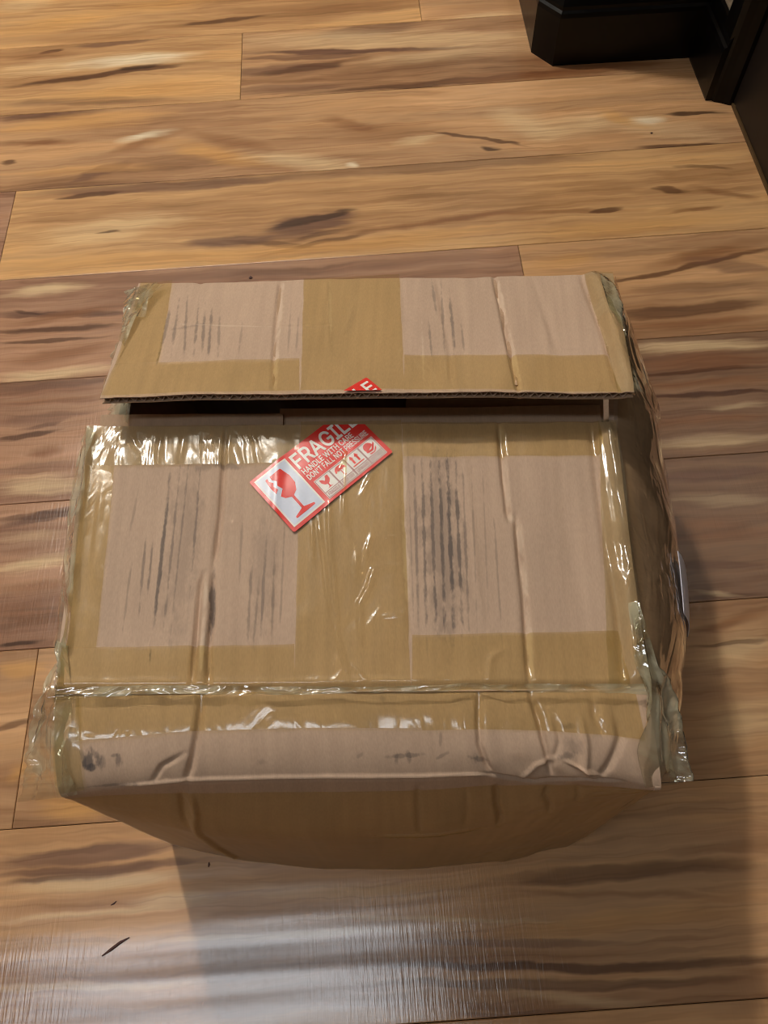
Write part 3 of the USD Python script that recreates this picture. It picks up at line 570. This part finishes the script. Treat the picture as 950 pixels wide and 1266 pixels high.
def tape_front(u0, u1, v0, v1, off, mat, seed, crink):
    i0, i1 = int(u0 * (FN - 1)), int(u1 * (FN - 1)); j0, j1 = int(v0 * (nv - 1)), int(v1 * (nv - 1))
    idx = np.arange(FN * nv).reshape(FN, nv)[i0:i1 + 1, j0:j1 + 1]; P = FPd[idx.ravel()] + FNRM.reshape(-1, 3)[idx.ravel()] * off
    q = UVf[idx.ravel()]; nz = np.abs(meshkit.fbm(np.stack([q[:, 0] * 40, q[:, 1] * 24, np.full(len(q), seed)], 1), 2, seed) - .5)
    P = P + FNRM.reshape(-1, 3)[idx.ravel()] * (nz * crink * 4)[:, None]
    part('packing_tape', (P, grid_faces(*idx.shape)), mat, smooth=True, uv=q)
tape_front(.0, .045, .0, .205, .0020, CRUMPLE, 31, .0008)
tape_front(.0, 1.0, .262, .985, .0008, DULL, 34, .0001)
tape_front(.04, .62, .0, .080, .0014, TAPE, 32, .0005)
tape_front(.62, .985, .0, .085, .0010, TAPE, 33, .0003)
# loose tape round the right side
P = rp[0].reshape(150, 70, 3); nsk = np.abs(meshkit.fbm(np.stack([P[..., 1] * 15, P[..., 2] * 11, P[..., 0] * 0 + 1], -1), 2, 8) - .5)
Pw = P + np.array([1, 0, 0]) * (.0015 + nsk * .011)[..., None]
part('packing_tape', (Pw[4:, :56].reshape(-1, 3), grid_faces(146, 56)), WRAP, smooth=True, label='loose clear tape wrapped around the right side')

def ribbon(Lp, Rp, amp, seed, n=90, m=24, freq=55, mat=None, label=None, frayed=.004):
    "a crumpled end of tape between two edges in space"
    s = np.linspace(0, 1, n); A, B = polyline(Lp, s), polyline(Rp, s); t = np.linspace(0, 1, m)
    P = A[:, None] * (1 - t[None, :, None]) + B[:, None] * t[None, :, None]
    ac = B - A; ac /= np.linalg.norm(ac, axis=1, keepdims=True); al = np.gradient(A, axis=0); nr = np.cross(ac, al); nr /= np.linalg.norm(nr, axis=1, keepdims=True)
    nr *= np.sign(nr[:, 2:3] + 1e-6)
    Ls = np.linalg.norm(np.diff((A + B) / 2, axis=0), axis=1).sum(); Wt = np.linalg.norm(B - A, axis=1).mean()
    sg, tg = np.meshgrid(s * Ls, t * Wt, indexing='ij'); tw = tg + .008 * (meshkit.noise(np.stack([sg * 30, tg * 20, sg * 0 + seed], -1), seed) - .5)
    k = (.5 - np.abs(meshkit.fbm(np.stack([sg * freq * .35, tw * freq * 1.9, sg * 0 + seed], -1), 2, seed) - .5) * 2.4)
    fr = (meshkit.fbm(np.stack([s * 14, s * 0, s * 0 + seed], -1), 3, seed + 3) - .5) * 2 * frayed
    P = P + nr[:, None] * (k * amp)[..., None] + (ac * fr[:, None])[:, None] * (1 - t)[None, :, None] ** 2
    v = P.reshape(-1, 3); v[:, 2] = np.maximum(v[:, 2], .001)
    part('tape_end', (v, grid_faces(n, m)), mat or END, smooth=True, label=label)
Q = at
ribbon([Q(74, 790, .262), Q(60, 850, .262), Q(46, 900, .255), Q(36, 950, .245), Q(27, 990, .235)], [Q(86, 800, .276), Q(84, 856, .274), Q(84, 900, .270), Q(88, 950, .262), Q(96, 982, .254)], .011, 41, 110, 40, label='crumpled tape end hanging off the front left corner')
ribbon([Q(107, 527, .280), Q(96, 580, .276), Q(86, 650, .274), Q(76, 730, .270), Q(68, 800, .266)], [Q(116, 530, .287), Q(106, 580, .286), Q(98, 650, .284), Q(90, 730, .282), Q(82, 800, .279)], .004, 42, label='clear tape lip along the left edge of the near flap')
ribbon([Q(120, 493, .300), Q(138, 440, .294), Q(152, 395, .288), Q(156, 360, .275)], [Q(132, 490, .307), Q(148, 440, .300), Q(168, 395, .292), Q(186, 352, .277)], .006, 43, 70, 20)
ribbon([Q(155, 402, .262), Q(156, 380, .266), Q(164, 357, .268)], [Q(178, 392, .288), Q(188, 372, .284), Q(206, 352, .278)], .010, 44, 60, 30, label='crumpled tape on the rear left corner')
ribbon([Q(790, 488, .300), Q(776, 440, .294), Q(770, 395, .286), Q(760, 352, .276)], [Q(780, 486, .308), Q(766, 430, .303), Q(752, 380, .293), Q(738, 338, .279)], .008, 45, 80, 24)
ribbon([Q(851, 965, .232), Q(846, 930, .235), Q(838, 890, .240), Q(822, 840, .255), Q(800, 795, .272), Q(783, 750, .280)], [Q(800, 975, .256), Q(792, 930, .272), Q(790, 890, .278), Q(792, 840, .281), Q(786, 795, .284), Q(779, 745, .284)], .012, 46, 110, 44, label='crumpled tape end at the front right corner')
ribbon([Q(132, 524, .262), Q(134, 510, .265), Q(138, 494, .268)], [Q(162, 524, .272), Q(163, 508, .272), Q(164, 494, .272)], .006, 47, 40, 30)
ribbon([Q(60, 866, .272), Q(200, 857, .274), Q(400, 858, .274), Q(600, 853, .274), Q(800, 858, .274)], [Q(60, 850, .274), Q(200, 847, .276), Q(400, 849, .277), Q(600, 845, .277), Q(796, 845, .277)], .0042, 48, 320, 10, 90, frayed=.001, label='creased tape along the fold of the near flap')

# ------------------------------------------------------------------ white label on the right side, seen edge-on
i0, i1, j0, j1 = 47, 66, 13, 27
LAB = plain('/World/Looks/label_paper', lin(226, 226, 240), .35)
v, f, w = shell((P[i0:i1, j0:j1] + np.array([.0060, 0, 0])).reshape(-1, 3), i1 - i0, j1 - j0, np.zeros(((i1 - i0) * (j1 - j0), 2)), (-1, 0, 0), .0006)
part('paper_label', (v, f), LAB, smooth=True, label='white paper label on the right side, seen edge-on')

# ------------------------------------------------------------------ the FRAGILE sticker, cut in two by the flaps
def paint(path, rgb, rough=.3):
    g = Graph(); pos = g.add('geometry', 'position'); n = g.noise(pos, (500,) * 3, (0, 0, 0), 2); k = g.math('multiply_add', n, .12, .94)
    kk = g.add('combine_color', 'color', color_type='rgb', r=k, g=k, b=k)
    return g.done(path, g.add('principled_bsdf', 'BSDF', base_color=g.mix(1.0, rgb, kk, 'multiply'), roughness=rough, specular_ior_level=.5))
RED, WHITE, PALE, DRED = paint('/World/Looks/sticker_red', lin(226, 50, 42)), paint('/World/Looks/sticker_white', lin(240, 234, 226)), paint('/World/Looks/sticker_pale', lin(214, 220, 236)), paint('/World/Looks/sticker_deep_red', lin(150, 24, 28))
SL, SW = 1.87, 1.0                                            # the sticker's own units: 1.87 long, 1 wide
def glyphs(text, x0, x1, y0, cap, bold=True):
    m = meshkit.text_mesh(text, 1.0, .01, bold); v, f = m.vertices, m.faces
    top = f[np.all(v[f][:, :, 2] > .005, axis=1)]; polys = [Polygon(v[t][:, :2]) for t in top]; P = unary_union([p.buffer(.002) for p in polys if p.area > 1e-9])
    bx0, by0, bx1, by1 = P.bounds; P = affinity.translate(P, -bx0, 0)
    return affinity.translate(affinity.scale(P, (x1 - x0) * SL / (bx1 - bx0), cap, origin=(0, 0)), x0 * SL, y0)
def rect(x0, y0, x1, y1): return sbox(x0 * SL, y0, x1 * SL, y1)
base_shape = rect(0, 0, 1, 1).buffer(-.03).buffer(.03)
whites = [glyphs('FRAGILE', .36, .975, .68, .24), glyphs('HANDLE WITH CARE', .362, .865, .560, .088), glyphs("DON'T FALL NOT PRESSURE", .362, .962, .448, .088)]
frame = unary_union([rect(.375, .045, .965, .395)])
cells, lines, icons, caps = [], [], [], []
for i, cap in enumerate(('FRAGILE', 'KEEP DRY', 'UPWARD', "DON'T PRESS")):
    x0 = .381 + i * .1455; x1 = x0 + .139
    lines += [rect(x0, .15, x1, .382).exterior.buffer(.0045), rect(x0, .058, x1, .15).exterior.buffer(.0045)]
    caps.append(glyphs(cap, x0 + .012, x1 - .012, .078, .054))
    cx, cy = (x0 + x1) / 2 * SL, .268
    if i == 0:
        bowl = Polygon([(cx - .075, cy + .09), (cx - .03, cy + .06), (cx - .015, cy + .03), (cx + .015, cy + .055), (cx + .03, cy + .09), (cx + .075, cy + .09), (cx + .07, cy + .02), (cx + .035, cy - .02), (cx + .01, cy - .03), (cx + .01, cy - .075), (cx + .05, cy - .09), (cx - .05, cy - .09), (cx - .01, cy - .075), (cx - .01, cy - .03), (cx - .045, cy - .015), (cx - .075, cy + .03)])
        icons.append(bowl)
    elif i == 1:
        can = Point(cx, cy + .0).buffer(.095).intersection(sbox(cx - .1, cy + .005, cx + .1, cy + .1))
        for k in (-.05, 0, .05): can = can.difference(Point(cx + k, cy + .002).buffer(.02))
        icons += [can, sbox(cx - .006, cy - .08, cx + .006, cy + .03), sbox(cx - .006, cy - .09, cx + .03, cy - .078)]
    elif i == 2:
        for k in (-.045, .045): icons += [sbox(cx + k - .016, cy - .05, cx + k + .016, cy + .04), Polygon([(cx + k - .036, cy + .035), (cx + k + .036, cy + .035), (cx + k, cy + .09)])]
        icons.append(sbox(cx - .1, cy - .085, cx + .1, cy - .068))
    else:
        icons += [Point(cx - .01, cy + .02).buffer(.075).difference(Polygon([(cx - .12, cy - .05), (cx + .12, cy + .03), (cx + .12, cy - .12), (cx - .12, cy - .12)])), Polygon([(cx - .08, cy - .02), (cx + .01, cy - .03), (cx + .1, cy + .05), (cx + .1, cy + .02), (cx + .02, cy - .065), (cx - .08, cy - .05)]), Polygon([(cx - .06, cy - .07), (cx + .02, cy - .085), (cx + .09, cy - .02), (cx + .08, cy - .06), (cx + .02, cy - .1), (cx - .05, cy - .095)])]
pane = rect(.028, .055, .335, .95)
inner = rect(.040, .078, .322, .927)
gx = .18 * SL
glass = unary_union([Polygon([(gx - .15, .86), (gx + .13, .86), (gx + .17, .70), (gx + .16, .56), (gx + .10, .46), (gx + .02, .42), (gx + .018, .22), (gx + .02, .20), (gx + .17, .155), (gx + .17, .125), (gx - .17, .125), (gx - .17, .155), (gx - .02, .20), (gx - .018, .42), (gx - .10, .46), (gx - .16, .56), (gx - .17, .70)])]).buffer(-.012).buffer(.024).buffer(-.012)
crack = Polygon([(gx - .06, .90), (gx - .075, .80), (gx - .03, .74), (gx - .07, .68), (gx - .04, .60), (gx - .16, .50), (gx - .20, .56), (gx - .10, .63), (gx - .12, .70), (gx - .085, .75), (gx - .12, .81), (gx - .10, .90)])
glass = glass.difference(crack)

def flat(shape, size=.04):
    V, F, n = [], [], 0
    for gm in getattr(shape, 'geoms', [shape]):
        if gm.geom_type != 'Polygon' or gm.area < 1e-6: continue
        v, f = trimesh.creation.triangulate_polygon(gm.simplify(.002), engine='earcut'); v, f = trimesh.remesh.subdivide_to_size(np.c_[v, np.zeros(len(v))], f, size, max_iter=12)
        V.append(v[:, :2]); F.append(f + n); n += len(v)
    return (np.vstack(V), np.vstack(F)) if V else None

def sticker(pan, O, Xe, Ye, lab, size=None):
    if size is None:
        o, x, y = (pan.local(*p) for p in (O, Xe, Ye)); ex, ey = (x - o) / SL, y - o
    else:                                                     # O: the top right corner; Xe, Ye: points on the edges that meet there
        a, l, r = (pan.local(*p) for p in (O, Xe, Ye)); ex, ey = (a - l) / np.linalg.norm(a - l) * size[0], (a - r) / np.linalg.norm(a - r) * size[1]; o = a - ex * SL - ey
    cl = Polygon([(0, 0), (pan.W, 0), (pan.W, pan.H - .0005), (0, pan.H - .0005)]); M = np.linalg.inv(np.stack([ex, ey], 1))
    clip = Polygon([(M @ (np.array(c) - o)) for c in cl.exterior.coords[:-1]])
    root = None; lvl = .0018
    for nm, shape, mat, k, lb in (('fragile_sticker', base_shape, RED, 0, lab), ('glass_panel', pane, WHITE, 1, 'white panel of the sticker'), ('glass_panel', inner, PALE, 1.8, 'pale blue-white field behind the glass'), ('glass_symbol', glass, RED, 2.6, 'broken wine glass symbol'),
          ('lettering', unary_union(whites), WHITE, 1, 'white FRAGILE lettering'), ('icon_panel', frame, WHITE, 1, 'white panel of four handling icons'), ('icon_border', unary_union(lines), DRED, 1.8, None), ('handling_icon', unary_union(icons), RED, 1.8, 'four red handling icons'), ('caption', unary_union(caps), DRED, 1.8, 'small red captions')):
        s = shape.intersection(clip)
        fm = flat(s) if not s.is_empty else None
        if fm is None: continue
        q = o + fm[0][:, :1] * ex + fm[0][:, 1:] * ey
        P = pan.surf(q[:, 0], q[:, 1], lvl + .00022 * k); f = fm[1]
        nn = np.cross(P[f[:, 1]] - P[f[:, 0]], P[f[:, 2]] - P[f[:, 0]]) @ pan.n; f = np.where((nn < 0)[:, None], f[:, ::-1], f)
        if root is None:
            root = part(nm, (P, f), mat, smooth=True, label=lb)
        else: part(nm, (P, f), mat, root, smooth=True, label=lb)
    return np.linalg.norm(ex), np.linalg.norm(ey)
SIZE = sticker(NEAR, (364, 659.5), (486, 560), (308.5, 597.5), 'red and white FRAGILE sticker on the near flap')
sticker(FAR, (453.6, 471.5), (433, 484), (468, 484), 'red corner of the FRAGILE sticker on the far flap', SIZE)

# ------------------------------------------------------------------ litter on the floor
CHIP = plain('/World/Looks/dark_splinter', lin(70, 34, 26), .6)
def sliver(name, pts, r, z, label, cat, mat=CHIP):
    c = np.array([at(px, py, z) for px, py in pts]); n = len(c); V, F = [], []
    for i in range(n):
        d = c[min(i + 1, n - 1)] - c[max(i - 1, 0)]; d /= np.linalg.norm(d); s = np.cross(d, (0, 0, 1)); s /= np.linalg.norm(s); k = (.35 if i in (0, n - 1) else 1) * r
        for a in range(6): V.append(c[i] + (s * math.cos(a * math.pi / 3) * 1.4 + np.array([0, 0, .8]) * math.sin(a * math.pi / 3)) * k)
    for i in range(n - 1):
        for a in range(6):
            b = (a + 1) % 6; F += [(i * 6 + a, i * 6 + b, i * 6 + 6 + b), (i * 6 + a, i * 6 + 6 + b, i * 6 + 6 + a)]
    for o, fl in ((0, 1), ((n - 1) * 6, -1)):
        for a in range(1, 5): F.append((o, o + a + 1, o + a)[::fl])
    V = np.array(V); m = trimesh.Trimesh(V, np.array(F), process=False); trimesh.repair.fix_normals(m)
    loc = c.mean(0); x = obj(name, m, mat, smooth=True, loc=(loc[0], loc[1], 0)); UsdGeom.Xformable(x).AddTranslateOp().Set(Gf.Vec3d(loc[0], loc[1], 0))
    tag(x, label, cat)
sliver('wood_splinter', [(126, 1182), (137, 1174), (149, 1165), (160, 1159)], .0009, .0008, 'long thin dark wood splinter on the floor at lower left', 'splinter')
sliver('wood_splinter', [(137, 1119), (141, 1117), (144, 1114)], .0005, .0005, 'tiny faint splinter above the long dark splinter', 'splinter')
sliver('wood_splinter', [(258, 1072), (258.5, 1069), (258.5, 1066)], .0006, .0006, 'short upright dark splinter just in front of the box', 'splinter')
sliver('dirt_crumb', [(804.5, 164), (806, 164.5), (807.5, 164)], .0013, .001, 'tiny dark crumb on the floor near the black baseboard', 'crumb')
sliver('dirt_crumb', [(308, 344), (310, 343), (312, 344)], .0016, .2725, 'tiny dark crumb sitting on the rear edge of the box', 'crumb')
